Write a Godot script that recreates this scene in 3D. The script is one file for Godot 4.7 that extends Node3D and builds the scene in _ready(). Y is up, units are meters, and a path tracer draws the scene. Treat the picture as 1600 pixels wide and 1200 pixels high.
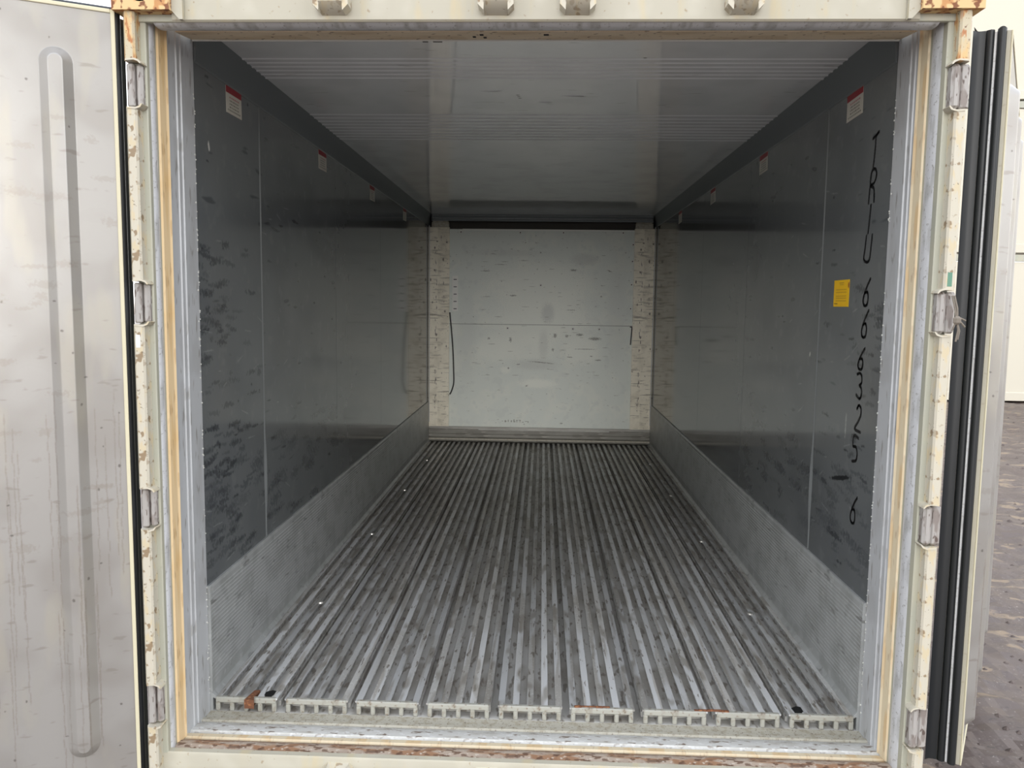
extends Node3D

const W := 1.145      # half the clear width between the side linings
const H := 2.31       # ceiling height above the T-bar tops
const L := 5.447      # depth from the T-bar ends to the bulkhead
var M := {}
var used := {}
var rng := RandomNumberGenerator.new()

# ------------------------------------------------------------------ helpers: names and nodes
func c8(r: int, g: int, b: int) -> Color:
	return Color(r / 255.0, g / 255.0, b / 255.0)

func numbered(called: String) -> String:
	if not used.has(called):
		used[called] = 0
		return called
	used[called] += 1
	return "%s_%03d" % [called, used[called]]

func new_st() -> SurfaceTool:
	var st := SurfaceTool.new()
	st.begin(Mesh.PRIMITIVE_TRIANGLES)
	return st

func obj(called: String, st: SurfaceTool, m: Material, parent: Node3D) -> MeshInstance3D:
	var o := MeshInstance3D.new()
	o.name = called
	o.mesh = st.commit()
	o.material_override = null
	o.mesh.surface_set_material(0, m)
	o.cast_shadow = GeometryInstance3D.SHADOW_CASTING_SETTING_ON
	parent.add_child(o, true)
	return o

func copy_of(mesh: Mesh, called: String, at: Vector3, parent: Node3D) -> MeshInstance3D:
	var o := MeshInstance3D.new()
	o.name = called
	o.mesh = mesh
	o.position = at
	parent.add_child(o, true)
	return o

func structure(called: String, label: String, category: String) -> Node3D:
	var o := Node3D.new()
	o.name = numbered(called)
	add_child(o)
	o.set_meta("kind", "structure")
	o.set_meta("label", label)
	o.set_meta("category", category)
	return o

func thing(called: String, label: String, category: String, group := "", at := Transform3D.IDENTITY) -> Node3D:
	var o := Node3D.new()
	o.name = numbered(called)
	add_child(o)
	o.transform = at
	o.set_meta("label", label)
	o.set_meta("category", category)
	if group != "":
		o.set_meta("group", group)
	return o

# ------------------------------------------------------------------ helpers: shapes
func quad(st: SurfaceTool, a: Vector3, b: Vector3, c: Vector3, d: Vector3, n: Vector3, uv := []) -> void:
	var v := [a, b, c, d]
	var order := [0, 1, 2, 0, 2, 3]
	if (b - a).cross(c - a).dot(n) > 0.0:
		order = [0, 2, 1, 0, 3, 2]
	for i in order:
		st.set_normal(n)
		st.set_uv(uv[i] if uv.size() == 4 else Vector2.ZERO)
		st.add_vertex(v[i])

func tri(st: SurfaceTool, a: Vector3, b: Vector3, c: Vector3, na: Vector3, nb: Vector3, nc: Vector3) -> void:
	var v := [a, b, c]
	var n := [na, nb, nc]
	var order := [0, 1, 2]
	if (b - a).cross(c - a).dot(na + nb + nc) > 0.0:
		order = [0, 2, 1]
	for i in order:
		st.set_normal(n[i])
		st.set_uv(Vector2.ZERO)
		st.add_vertex(v[i])

# box from corner to corner with chamfered edges
func cbox(st: SurfaceTool, lo: Vector3, hi: Vector3, ch := 0.0) -> void:
	var c := (lo + hi) * 0.5
	var h := (hi - lo) * 0.5
	ch = minf(ch, minf(h.x, minf(h.y, h.z)) * 0.9)
	for ax in 3:
		var u := (ax + 1) % 3
		var w := (ax + 2) % 3
		for s: float in [-1.0, 1.0]:
			var n := Vector3.ZERO
			n[ax] = s
			var p := []
			for k in [[-1, -1], [1, -1], [1, 1], [-1, 1]]:
				var q := c
				q[ax] += s * h[ax]
				q[u] += k[0] * (h[u] - ch)
				q[w] += k[1] * (h[w] - ch)
				p.append(q)
			quad(st, p[0], p[1], p[2], p[3], n)
	if ch <= 0.0:
		return
	for ax in 3:
		var u := (ax + 1) % 3
		var w := (ax + 2) % 3
		for su: float in [-1.0, 1.0]:
			for sw: float in [-1.0, 1.0]:
				var n := Vector3.ZERO
				n[u] = su
				n[w] = sw
				var p := []
				for k in [[-1, 0], [1, 0], [1, 1], [-1, 1]]:
					var q := c
					q[ax] += k[0] * (h[ax] - ch)
					q[u] += su * (h[u] - (ch if k[1] == 1 else 0.0))
					q[w] += sw * (h[w] - (0.0 if k[1] == 1 else ch))
					p.append(q)
				quad(st, p[0], p[1], p[2], p[3], n.normalized())
	for sx: float in [-1.0, 1.0]:
		for sy: float in [-1.0, 1.0]:
			for sz: float in [-1.0, 1.0]:
				var n := Vector3(sx, sy, sz).normalized()
				var a := c + Vector3(sx * h.x, sy * (h.y - ch), sz * (h.z - ch))
				var b := c + Vector3(sx * (h.x - ch), sy * h.y, sz * (h.z - ch))
				var d := c + Vector3(sx * (h.x - ch), sy * (h.y - ch), sz * h.z)
				tri(st, a, b, d, n, n, n)

func lift(axis: String, p: Vector2, t: float) -> Vector3:
	if axis == "x":
		return Vector3(t, p.y, p.x)          # profile in (z, y)
	if axis == "y":
		return Vector3(p.x, t, p.y)          # profile in (x, z)
	return Vector3(p.x, p.y, t)              # profile in (x, y)

# closed profile swept straight along an axis, soft where its turns are slight
func extrude(st: SurfaceTool, prof: Array, axis: String, t0: float, t1: float, soft := 0.75) -> void:
	var n := prof.size()
	var area := 0.0
	for i in n:
		area += prof[i].cross(prof[(i + 1) % n])
	var sg := 1.0 if area > 0.0 else -1.0
	var nm := []
	for i in n:
		var e: Vector2 = prof[(i + 1) % n] - prof[i]
		nm.append(Vector2(e.y, -e.x).normalized() * sg)
	for i in n:
		var j := (i + 1) % n
		var ni: Vector2 = nm[i]
		var na := ni
		var nb := ni
		if ni.dot(nm[(i + n - 1) % n]) > soft:
			na = (ni + nm[(i + n - 1) % n]).normalized()
		if ni.dot(nm[j]) > soft:
			nb = (ni + nm[j]).normalized()
		var a := lift(axis, prof[i], t0)
		var b := lift(axis, prof[j], t0)
		var c := lift(axis, prof[j], t1)
		var d := lift(axis, prof[i], t1)
		var a3 := lift(axis, na, 0.0)
		var b3 := lift(axis, nb, 0.0)
		tri(st, a, b, c, a3, b3, b3)
		tri(st, a, c, d, a3, b3, a3)
	var idx := Geometry2D.triangulate_polygon(PackedVector2Array(prof))
	for k in range(0, idx.size(), 3):
		for t in [t0, t1]:
			var no := lift(axis, Vector2.ZERO, -1.0 if t == minf(t0, t1) else 1.0)
			tri(st, lift(axis, prof[idx[k]], t), lift(axis, prof[idx[k + 1]], t), lift(axis, prof[idx[k + 2]], t), no, no, no)

func tube(st: SurfaceTool, pts: Array, r: float, sides := 8) -> void:
	var rings := []
	for i in pts.size():
		var d: Vector3 = (pts[mini(i + 1, pts.size() - 1)] - pts[maxi(i - 1, 0)]).normalized()
		var u := d.cross(Vector3(0.31, 0.2, 0.93)).normalized()
		var v := d.cross(u)
		var ring := []
		for k in sides:
			var a := TAU * k / sides
			ring.append((u * cos(a) + v * sin(a)))
		rings.append(ring)
	for i in pts.size() - 1:
		for k in sides:
			var k2 := (k + 1) % sides
			tri(st, pts[i] + rings[i][k] * r, pts[i + 1] + rings[i + 1][k] * r, pts[i + 1] + rings[i + 1][k2] * r, rings[i][k], rings[i + 1][k], rings[i + 1][k2])
			tri(st, pts[i] + rings[i][k] * r, pts[i + 1] + rings[i + 1][k2] * r, pts[i] + rings[i][k2] * r, rings[i][k], rings[i + 1][k2], rings[i][k2])
	for e in [0, pts.size() - 1]:
		var d: Vector3 = (pts[e] - pts[1 if e == 0 else e - 1]).normalized()
		for k in sides:
			tri(st, pts[e], pts[e] + rings[e][k] * r, pts[e] + rings[e][(k + 1) % sides] * r, d, d, d)

# low disc standing on a surface along an axis
func disc(st: SurfaceTool, at: Vector3, n: Vector3, r: float, h: float, sides := 10) -> void:
	var u := n.cross(Vector3(0.3, 0.9, 0.2)).normalized()
	var v := n.cross(u)
	for k in sides:
		var a := TAU * k / sides
		var b := TAU * (k + 1) / sides
		var da := u * cos(a) + v * sin(a)
		var db := u * cos(b) + v * sin(b)
		tri(st, at + n * h, at + n * h + da * r * 0.85, at + n * h + db * r * 0.85, n, n, n)
		quad(st, at + da * r, at + db * r, at + n * h + db * r * 0.85, at + n * h + da * r * 0.85, (da + db + n * 0.4).normalized())

# a pen stroke as a raised flat ribbon on the plane x = const; points are (z, y)
func ribbon(st: SurfaceTool, pts: Array, x: float, nx: float, wd: float) -> void:
	for i in pts.size():
		disc(st, Vector3(x, pts[i].y, pts[i].x), Vector3(nx, 0, 0), wd * 0.55, 0.0008, 8)
	for i in pts.size() - 1:
		var e: Vector2 = (pts[i + 1] - pts[i]).normalized()
		var o := Vector2(-e.y, e.x) * wd * 0.5
		var xx := x + nx * 0.0007
		quad(st, Vector3(xx, pts[i].y + o.y, pts[i].x + o.x), Vector3(xx, pts[i + 1].y + o.y, pts[i + 1].x + o.x),
			Vector3(xx, pts[i + 1].y - o.y, pts[i + 1].x - o.x), Vector3(xx, pts[i].y - o.y, pts[i].x - o.x), Vector3(nx, 0, 0))

func curve(pts: Array, steps := 5) -> Array:
	var out := []
	for i in pts.size() - 1:
		var a: Vector2 = pts[maxi(i - 1, 0)]
		var b: Vector2 = pts[i]
		var c: Vector2 = pts[i + 1]
		var d: Vector2 = pts[mini(i + 2, pts.size() - 1)]
		for k in steps:
			out.append(b.cubic_interpolate(c, a, d, float(k) / steps))
	out.append(pts[-1])
	return out

# ------------------------------------------------------------------ helpers: colour textures
func mk(w: int, h: int, base: Color, layers: Array) -> Image:
	var px := PackedByteArray()
	px.resize(w * h * 3)
	var br := int(base.r * 255)
	var bg := int(base.g * 255)
	var bb := int(base.b * 255)
	for i in w * h:
		px[i * 3] = br
		px[i * 3 + 1] = bg
		px[i * 3 + 2] = bb
	for l in layers:
		var no := FastNoiseLite.new()
		no.noise_type = FastNoiseLite.TYPE_SIMPLEX_SMOOTH
		no.seed = l.s
		no.frequency = l.f
		no.fractal_octaves = l.get("o", 3)
		var im: Image = no.get_seamless_image(maxi(8, int(w / l.get("sx", 1.0))), maxi(8, int(h / l.get("sy", 1.0))))
		im.resize(w, h, Image.INTERPOLATE_BILINEAR)
		im.convert(Image.FORMAT_L8)
		var dt := im.get_data()
		var lut := PackedFloat32Array()
		for v in 256:
			lut.append(smoothstep(l.lo, l.hi, v / 255.0) * l.a if l.hi > l.lo else (1.0 - smoothstep(l.hi, l.lo, v / 255.0)) * l.a)
		var cr: float = l.c.r * 255
		var cg: float = l.c.g * 255
		var cb: float = l.c.b * 255
		for i in w * h:
			var a := lut[dt[i]]
			if a > 0.004:
				var j := i * 3
				px[j] = int(px[j] + (cr - px[j]) * a)
				px[j + 1] = int(px[j + 1] + (cg - px[j + 1]) * a)
				px[j + 2] = int(px[j + 2] + (cb - px[j + 2]) * a)
	return Image.create_from_data(w, h, false, Image.FORMAT_RGB8, px)

# an irregular smear of dirt or rubbed-off paint
func dab(im: Image, cx: float, cy: float, rx: float, ry: float, col: Color, a: float, rough := 0.6, tilt := 0.0) -> void:
	var no := FastNoiseLite.new()
	no.seed = int(cx * 7 + cy * 13)
	no.frequency = 0.16
	var R := int(maxf(rx, ry)) + 2
	for y in range(maxi(0, int(cy) - R), mini(im.get_height(), int(cy) + R + 1)):
		for x in range(maxi(0, int(cx) - R), mini(im.get_width(), int(cx) + R + 1)):
			var dx := (x - cx) * cos(tilt) + (y - cy) * sin(tilt)
			var dy := -(x - cx) * sin(tilt) + (y - cy) * cos(tilt)
			var d := sqrt(dx * dx / (rx * rx) + dy * dy / (ry * ry)) + no.get_noise_2d(x, y) * rough
			var k := clampf((1.0 - d) * 2.2, 0.0, 1.0) * a
			if k > 0.01:
				im.set_pixel(x, y, im.get_pixel(x, y).lerp(col, k))

func texture(im: Image) -> ImageTexture:
	im.generate_mipmaps()
	return ImageTexture.create_from_image(im)

func plain(c: Color, rough: float, metal := 0.0) -> StandardMaterial3D:
	var m := StandardMaterial3D.new()
	m.albedo_color = c
	m.roughness = rough
	m.metallic = metal
	return m

func tri_mat(im: Image, size: float, rough: float, metal := 0.0, world := true) -> StandardMaterial3D:
	var m := StandardMaterial3D.new()
	m.albedo_texture = texture(im)
	m.roughness = rough
	m.metallic = metal
	m.uv1_triplanar = true
	m.uv1_world_triplanar = world
	m.uv1_scale = Vector3.ONE / size
	return m

func uv_mat(im: Image, rough: float, metal := 0.0) -> StandardMaterial3D:
	var m := StandardMaterial3D.new()
	m.albedo_texture = texture(im)
	m.roughness = rough
	m.metallic = metal
	return m

# ------------------------------------------------------------------ the scene
func _ready() -> void:
	rng.seed = 20240611
	camera_and_sky()
	make_materials()
	yard()
	floor_and_skirts()
	side_wall(-1.0)
	side_wall(1.0)
	ceiling()
	bulkhead()
	frame()
	corner_post(-1.0)
	corner_post(1.0)
	left_door()
	right_door()
	stickers()
	small_things()
	far_containers()

func camera_and_sky() -> void:
	var cam := Camera3D.new()
	cam.name = "camera"
	cam.position = Vector3(0.0233, 1.4083, 2.6818)
	cam.rotation = Vector3(-0.0988, 0.0375, 0.0123)
	cam.fov = rad_to_deg(2.0 * atan(600.0 / 1244.96))
	cam.near = 0.05
	cam.far = 400.0
	add_child(cam)
	cam.current = true
	var we := WorldEnvironment.new()
	we.name = "environment"
	var env := Environment.new()
	env.background_mode = Environment.BG_SKY
	var sky := Sky.new()
	var sm := ProceduralSkyMaterial.new()
	sm.sky_top_color = c8(190, 197, 210)
	sm.sky_horizon_color = c8(255, 254, 251)
	sm.sky_curve = 0.45
	sm.sky_energy_multiplier = 1.0
	sm.ground_horizon_color = c8(120, 112, 106)
	sm.ground_bottom_color = c8(120, 112, 106)
	sky.sky_material = sm
	env.sky = sky
	env.tonemap_mode = Environment.TONE_MAPPER_LINEAR
	env.tonemap_exposure = 3.8
	env.sdfgi_enabled = true
	env.ssao_enabled = true
	env.ssil_enabled = true
	we.environment = env
	add_child(we)
	# low sun behind the photographer, spread wide by the cloud it stands in
	var sun := DirectionalLight3D.new()
	sun.name = "veiled_sun"
	sun.light_energy = 0.185
	sun.light_color = c8(255, 253, 250)
	sun.light_angular_distance = 34.0
	sun.shadow_enabled = true
	sun.rotation = Vector3(deg_to_rad(-3.0), deg_to_rad(3.0), 0)
	add_child(sun)

func make_materials() -> void:
	var black := Color.BLACK
	# outside paint: cream, chalky, with faint brown runs
	M.cream = tri_mat(mk(512, 512, c8(172, 167, 151), [
		{"s": 1, "f": 0.01, "lo": 0.4, "hi": 0.9, "c": c8(184, 180, 165), "a": 0.7},
		{"s": 2, "f": 0.02, "lo": 0.62, "hi": 0.95, "c": c8(186, 170, 132), "a": 0.55, "sy": 5.0},
		{"s": 3, "f": 0.06, "lo": 0.8, "hi": 0.92, "c": c8(120, 92, 62), "a": 0.5}]), 0.9, 0.45)
	M.cream_rust = tri_mat(mk(512, 512, c8(186, 176, 151), [
		{"s": 11, "f": 0.015, "lo": 0.45, "hi": 0.75, "c": c8(206, 168, 112), "a": 0.75, "sy": 3.0},
		{"s": 12, "f": 0.03, "lo": 0.62, "hi": 0.8, "c": c8(160, 92, 48), "a": 0.75, "sy": 3.0},
		{"s": 13, "f": 0.05, "lo": 0.74, "hi": 0.85, "c": c8(84, 52, 38), "a": 0.7}]), 0.35, 0.6)
	M.lug = tri_mat(mk(512, 512, c8(188, 182, 166), [
		{"s": 14, "f": 0.02, "lo": 0.55, "hi": 0.8, "c": c8(196, 178, 140), "a": 0.6, "sy": 3.0},
		{"s": 15, "f": 0.012, "lo": 0.72, "hi": 0.84, "c": c8(122, 98, 70), "a": 0.75},
		{"s": 16, "f": 0.03, "lo": 0.8, "hi": 0.88, "c": c8(90, 78, 64), "a": 0.6}]), 0.3, 0.5)
	M.post = tri_mat(mk(512, 512, c8(166, 166, 152), [
		{"s": 17, "f": 0.01, "lo": 0.4, "hi": 0.8, "c": c8(180, 176, 156), "a": 0.6, "sy": 3.0},
		{"s": 18, "f": 0.05, "lo": 0.76, "hi": 0.88, "c": c8(130, 124, 104), "a": 0.4}]), 0.7, 0.45)
	M.casting = tri_mat(mk(512, 512, c8(206, 176, 128), [
		{"s": 21, "f": 0.006, "lo": 0.45, "hi": 0.62, "c": c8(178, 124, 76), "a": 0.8},
		{"s": 22, "f": 0.012, "lo": 0.6, "hi": 0.75, "c": c8(110, 64, 40), "a": 0.85}]), 0.22, 0.75)
	M.rust = tri_mat(mk(256, 256, c8(112, 72, 50), [
		{"s": 23, "f": 0.04, "lo": 0.5, "hi": 0.8, "c": c8(164, 110, 70), "a": 0.8}]), 0.2, 0.85)
	# inside linings
	M.wall_left = uv_mat(wall_image(true), 0.09)
	M.wall_right = uv_mat(wall_image(false), 0.09)
	M.ceiling = tri_mat(mk(512, 512, c8(226, 229, 230), [
		{"s": 31, "f": 0.008, "lo": 0.4, "hi": 0.85, "c": c8(217, 220, 221), "a": 0.8},
		{"s": 32, "f": 0.05, "lo": 0.82, "hi": 0.9, "c": c8(160, 158, 152), "a": 0.3, "sx": 4.0}]), 1.6, 0.07)
	M.ceiling.metallic = 0.1
	M.ceiling.metallic_specular = 0.8
	M.cove = plain(c8(112, 118, 120), 0.45)
	M.bulkhead = uv_mat(bulkhead_image(), 0.5)
	M.pillar = uv_mat(pillar_image(), 0.5)
	M.dark = plain(c8(92, 88, 82), 0.7)
	# metals
	M.alu = tri_mat(mk(1024, 1024, c8(204, 205, 205), [
		{"s": 41, "f": 0.006, "lo": 0.45, "hi": 0.8, "c": c8(184, 182, 176), "a": 0.8, "sy": 10.0},
		{"s": 42, "f": 0.03, "lo": 0.55, "hi": 0.75, "c": c8(156, 150, 140), "a": 0.6, "sy": 16.0},
		{"s": 43, "f": 0.07, "lo": 0.7, "hi": 0.78, "c": c8(208, 208, 204), "a": 0.7},
		{"s": 44, "f": 0.06, "lo": 0.72, "hi": 0.8, "c": c8(96, 88, 78), "a": 0.65, "sy": 5.0},
		{"s": 45, "f": 0.012, "lo": 0.62, "hi": 0.82, "c": c8(132, 126, 116), "a": 0.6, "sy": 3.0}]), 1.4, 0.42, 0.1)
	M.end_bar = tri_mat(mk(256, 256, c8(162, 161, 152), [
		{"s": 38, "f": 0.03, "lo": 0.5, "hi": 0.8, "c": c8(146, 141, 129), "a": 0.8},
		{"s": 39, "f": 0.06, "lo": 0.74, "hi": 0.82, "c": c8(104, 86, 70), "a": 0.6}]), 0.3, 0.5)
	M.deck = tri_mat(mk(512, 512, c8(190, 188, 183), [
		{"s": 47, "f": 0.01, "lo": 0.4, "hi": 0.8, "c": c8(156, 151, 142), "a": 0.85, "sy": 3.0},
		{"s": 48, "f": 0.05, "lo": 0.62, "hi": 0.8, "c": c8(112, 104, 94), "a": 0.7, "sy": 3.0},
		{"s": 49, "f": 0.08, "lo": 0.76, "hi": 0.84, "c": c8(196, 194, 186), "a": 0.6}]), 0.9, 0.5)
	M.skirt = tri_mat(mk(512, 512, c8(166, 168, 167), [
		{"s": 51, "f": 0.012, "lo": 0.4, "hi": 0.75, "c": c8(148, 150, 148), "a": 0.8},
		{"s": 52, "f": 0.04, "lo": 0.66, "hi": 0.85, "c": c8(188, 190, 188), "a": 0.5},
		{"s": 53, "f": 0.05, "lo": 0.76, "hi": 0.86, "c": c8(84, 84, 80), "a": 0.5, "sx": 4.0}]), 1.1, 0.36, 0.15)
	M.back_sill = tri_mat(mk(256, 256, c8(122, 120, 112), [
		{"s": 58, "f": 0.02, "lo": 0.5, "hi": 0.8, "c": c8(104, 100, 92), "a": 0.8, "sx": 4.0},
		{"s": 59, "f": 0.05, "lo": 0.74, "hi": 0.84, "c": c8(166, 164, 154), "a": 0.6, "sx": 5.0}]), 0.6, 0.4, 0.1)
	M.jamb = tri_mat(mk(512, 512, c8(188, 190, 192), [
		{"s": 54, "f": 0.015, "lo": 0.45, "hi": 0.8, "c": c8(174, 175, 176), "a": 0.7, "sy": 4.0},
		{"s": 55, "f": 0.05, "lo": 0.74, "hi": 0.84, "c": c8(112, 108, 100), "a": 0.5, "sy": 5.0}]), 0.8, 0.4, 0.1)
	M.seat = tri_mat(mk(512, 512, c8(206, 207, 209), [
		{"s": 56, "f": 0.02, "lo": 0.5, "hi": 0.8, "c": c8(168, 168, 166), "a": 0.7, "sy": 4.0},
		{"s": 57, "f": 0.06, "lo": 0.74, "hi": 0.84, "c": c8(108, 104, 98), "a": 0.5}]), 0.5, 0.35, 0.0)
	M.sealant = plain(c8(206, 206, 200), 0.6)
	M.tan = tri_mat(mk(256, 256, c8(226, 200, 158), [
		{"s": 61, "f": 0.02, "lo": 0.45, "hi": 0.75, "c": c8(218, 182, 128), "a": 0.8, "sy": 8.0},
		{"s": 62, "f": 0.06, "lo": 0.74, "hi": 0.84, "c": c8(150, 112, 74), "a": 0.35, "sy": 5.0}]), 0.4, 0.6)
	M.tan_pale = tri_mat(mk(256, 256, c8(219, 204, 174), [
		{"s": 63, "f": 0.02, "lo": 0.5, "hi": 0.75, "c": c8(214, 184, 140), "a": 0.8, "sy": 5.0},
		{"s": 64, "f": 0.06, "lo": 0.75, "hi": 0.84, "c": c8(150, 118, 90), "a": 0.3, "sy": 5.0}]), 0.4, 0.6)
	M.tan_grey = tri_mat(mk(256, 256, c8(216, 200, 174), [
		{"s": 65, "f": 0.02, "lo": 0.5, "hi": 0.75, "c": c8(198, 178, 148), "a": 0.8, "sx": 5.0},
		{"s": 66, "f": 0.05, "lo": 0.76, "hi": 0.84, "c": c8(88, 70, 56), "a": 0.7}]), 0.5, 0.6)
	M.sill_white = tri_mat(mk(512, 512, c8(204, 203, 198), [
		{"s": 71, "f": 0.02, "lo": 0.5, "hi": 0.8, "c": c8(182, 178, 168), "a": 0.8, "sx": 4.0},
		{"s": 72, "f": 0.05, "lo": 0.66, "hi": 0.76, "c": c8(222, 222, 220), "a": 0.8, "sx": 2.0},
		{"s": 73, "f": 0.05, "lo": 0.72, "hi": 0.8, "c": c8(96, 78, 62), "a": 0.75, "sx": 3.0}]), 0.5, 0.5)
	M.sill_rust = tri_mat(mk(512, 512, c8(176, 160, 144), [
		{"s": 74, "f": 0.015, "lo": 0.42, "hi": 0.65, "c": c8(148, 108, 78), "a": 0.85, "sx": 3.0},
		{"s": 75, "f": 0.04, "lo": 0.6, "hi": 0.7, "c": c8(96, 70, 54), "a": 0.85, "sx": 2.5},
		{"s": 76, "f": 0.06, "lo": 0.68, "hi": 0.76, "c": c8(206, 198, 186), "a": 0.8, "sx": 2.0}]), 0.45, 0.75)
	M.tray = tri_mat(mk(512, 512, c8(178, 174, 160), [
		{"s": 77, "f": 0.02, "lo": 0.45, "hi": 0.8, "c": c8(160, 152, 134), "a": 0.8},
		{"s": 78, "f": 0.06, "lo": 0.72, "hi": 0.82, "c": c8(92, 80, 66), "a": 0.6}]), 0.4, 0.6)
	M.door = uv_mat(door_image(), 0.3, 0.4)
	M.door_trim = plain(c8(200, 193, 166), 0.5)
	M.rubber = plain(c8(24, 27, 30), 0.45)
	M.hinge = tri_mat(mk(256, 256, c8(158, 154, 150), [
		{"s": 81, "f": 0.03, "lo": 0.5, "hi": 0.75, "c": c8(120, 110, 104), "a": 0.8, "sy": 4.0},
		{"s": 82, "f": 0.04, "lo": 0.7, "hi": 0.82, "c": c8(74, 60, 54), "a": 0.8, "sy": 3.0}]), 0.2, 0.5)
	M.ink = plain(c8(14, 15, 18), 0.35)
	M.white = plain(c8(232, 232, 226), 0.5)
	M.steel = plain(c8(188, 186, 182), 0.35, 0.7)
	M.cable = plain(c8(44, 44, 42), 0.5)
	M.hole = plain(c8(16, 16, 17), 0.6)
	M.rope = plain(c8(120, 112, 102), 0.95)
	M.mud = ground_mat()
	M.stone = plain(c8(96, 86, 82), 0.8)
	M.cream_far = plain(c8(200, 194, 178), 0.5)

# charcoal lining with black rub marks where cargo touched it; x runs from the doorway inwards, y from the ceiling down
func wall_image(left: bool) -> Image:
	var w := 1600
	var h := 680
	var im := mk(w, h, c8(100, 103, 104), [
		{"s": 101 if left else 201, "f": 0.004, "lo": 0.4, "hi": 0.8, "c": c8(90, 93, 95), "a": 0.8},
		{"s": 102 if left else 202, "f": 0.03, "lo": 0.62, "hi": 0.9, "c": c8(112, 115, 115), "a": 0.4},
		{"s": 103 if left else 203, "f": 0.05, "lo": 0.78, "hi": 0.9, "c": c8(52, 55, 58), "a": 0.5, "sx": 5.0}])
	var r := RandomNumberGenerator.new()
	r.seed = 5 if left else 6
	var per := w / 5.45
	# rubbed patches near the doorway and along the lower half
	for k in 120 if left else 36:
		var x := absf(r.randfn(0.0, 0.28)) * per
		var y := (H - r.randf_range(0.45, 1.62)) * h / H
		dab(im, x, y, r.randf_range(6, 20), r.randf_range(1.5, 4.5), c8(44, 47, 51), r.randf_range(0.15, 0.6), 1.3, r.randf_range(-0.12, 0.12))
	for k in 90:
		var x2 := r.randf_range(0.0, 2.6) * per
		var y2 := (H - r.randf_range(0.42, 0.86)) * h / H
		dab(im, x2, y2, r.randf_range(8, 30), r.randf_range(2, 8), c8(62, 65, 69), r.randf_range(0.2, 0.5), 1.5, r.randf_range(-0.12, 0.12))
	for k in 60:
		dab(im, r.randf_range(0, w), r.randf_range(0, h), r.randf_range(2, 9), r.randf_range(1.0, 2.0), c8(44, 46, 49), 0.6, 0.8)
	for k in 26:
		dab(im, r.randf_range(0, 300), r.randf_range(120, h - 120), r.randf_range(4, 16), 0.9, c8(138, 142, 142), 0.5, 0.5, r.randf_range(-0.4, 0.6))
	if left:
		dab(im, 0.108 * per, (H - 1.945) * h / H, 2.6, 6.0, c8(206, 204, 198), 0.95, 0.3, -0.2)
	else:
		dab(im, 0.70 * per, (H - 1.22) * h / H, 2.0, 4.0, c8(206, 204, 198), 0.9, 0.3, -0.3)
		dab(im, 0.27 * per, (H - 0.98) * h / H, 2.0, 18.0, c8(150, 152, 150), 0.8, 0.6)
		dab(im, 0.30 * per, (H - 0.78) * h / H, 34.0, 3.0, c8(20, 22, 25), 0.9, 0.4, 0.22)
	return im

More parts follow.
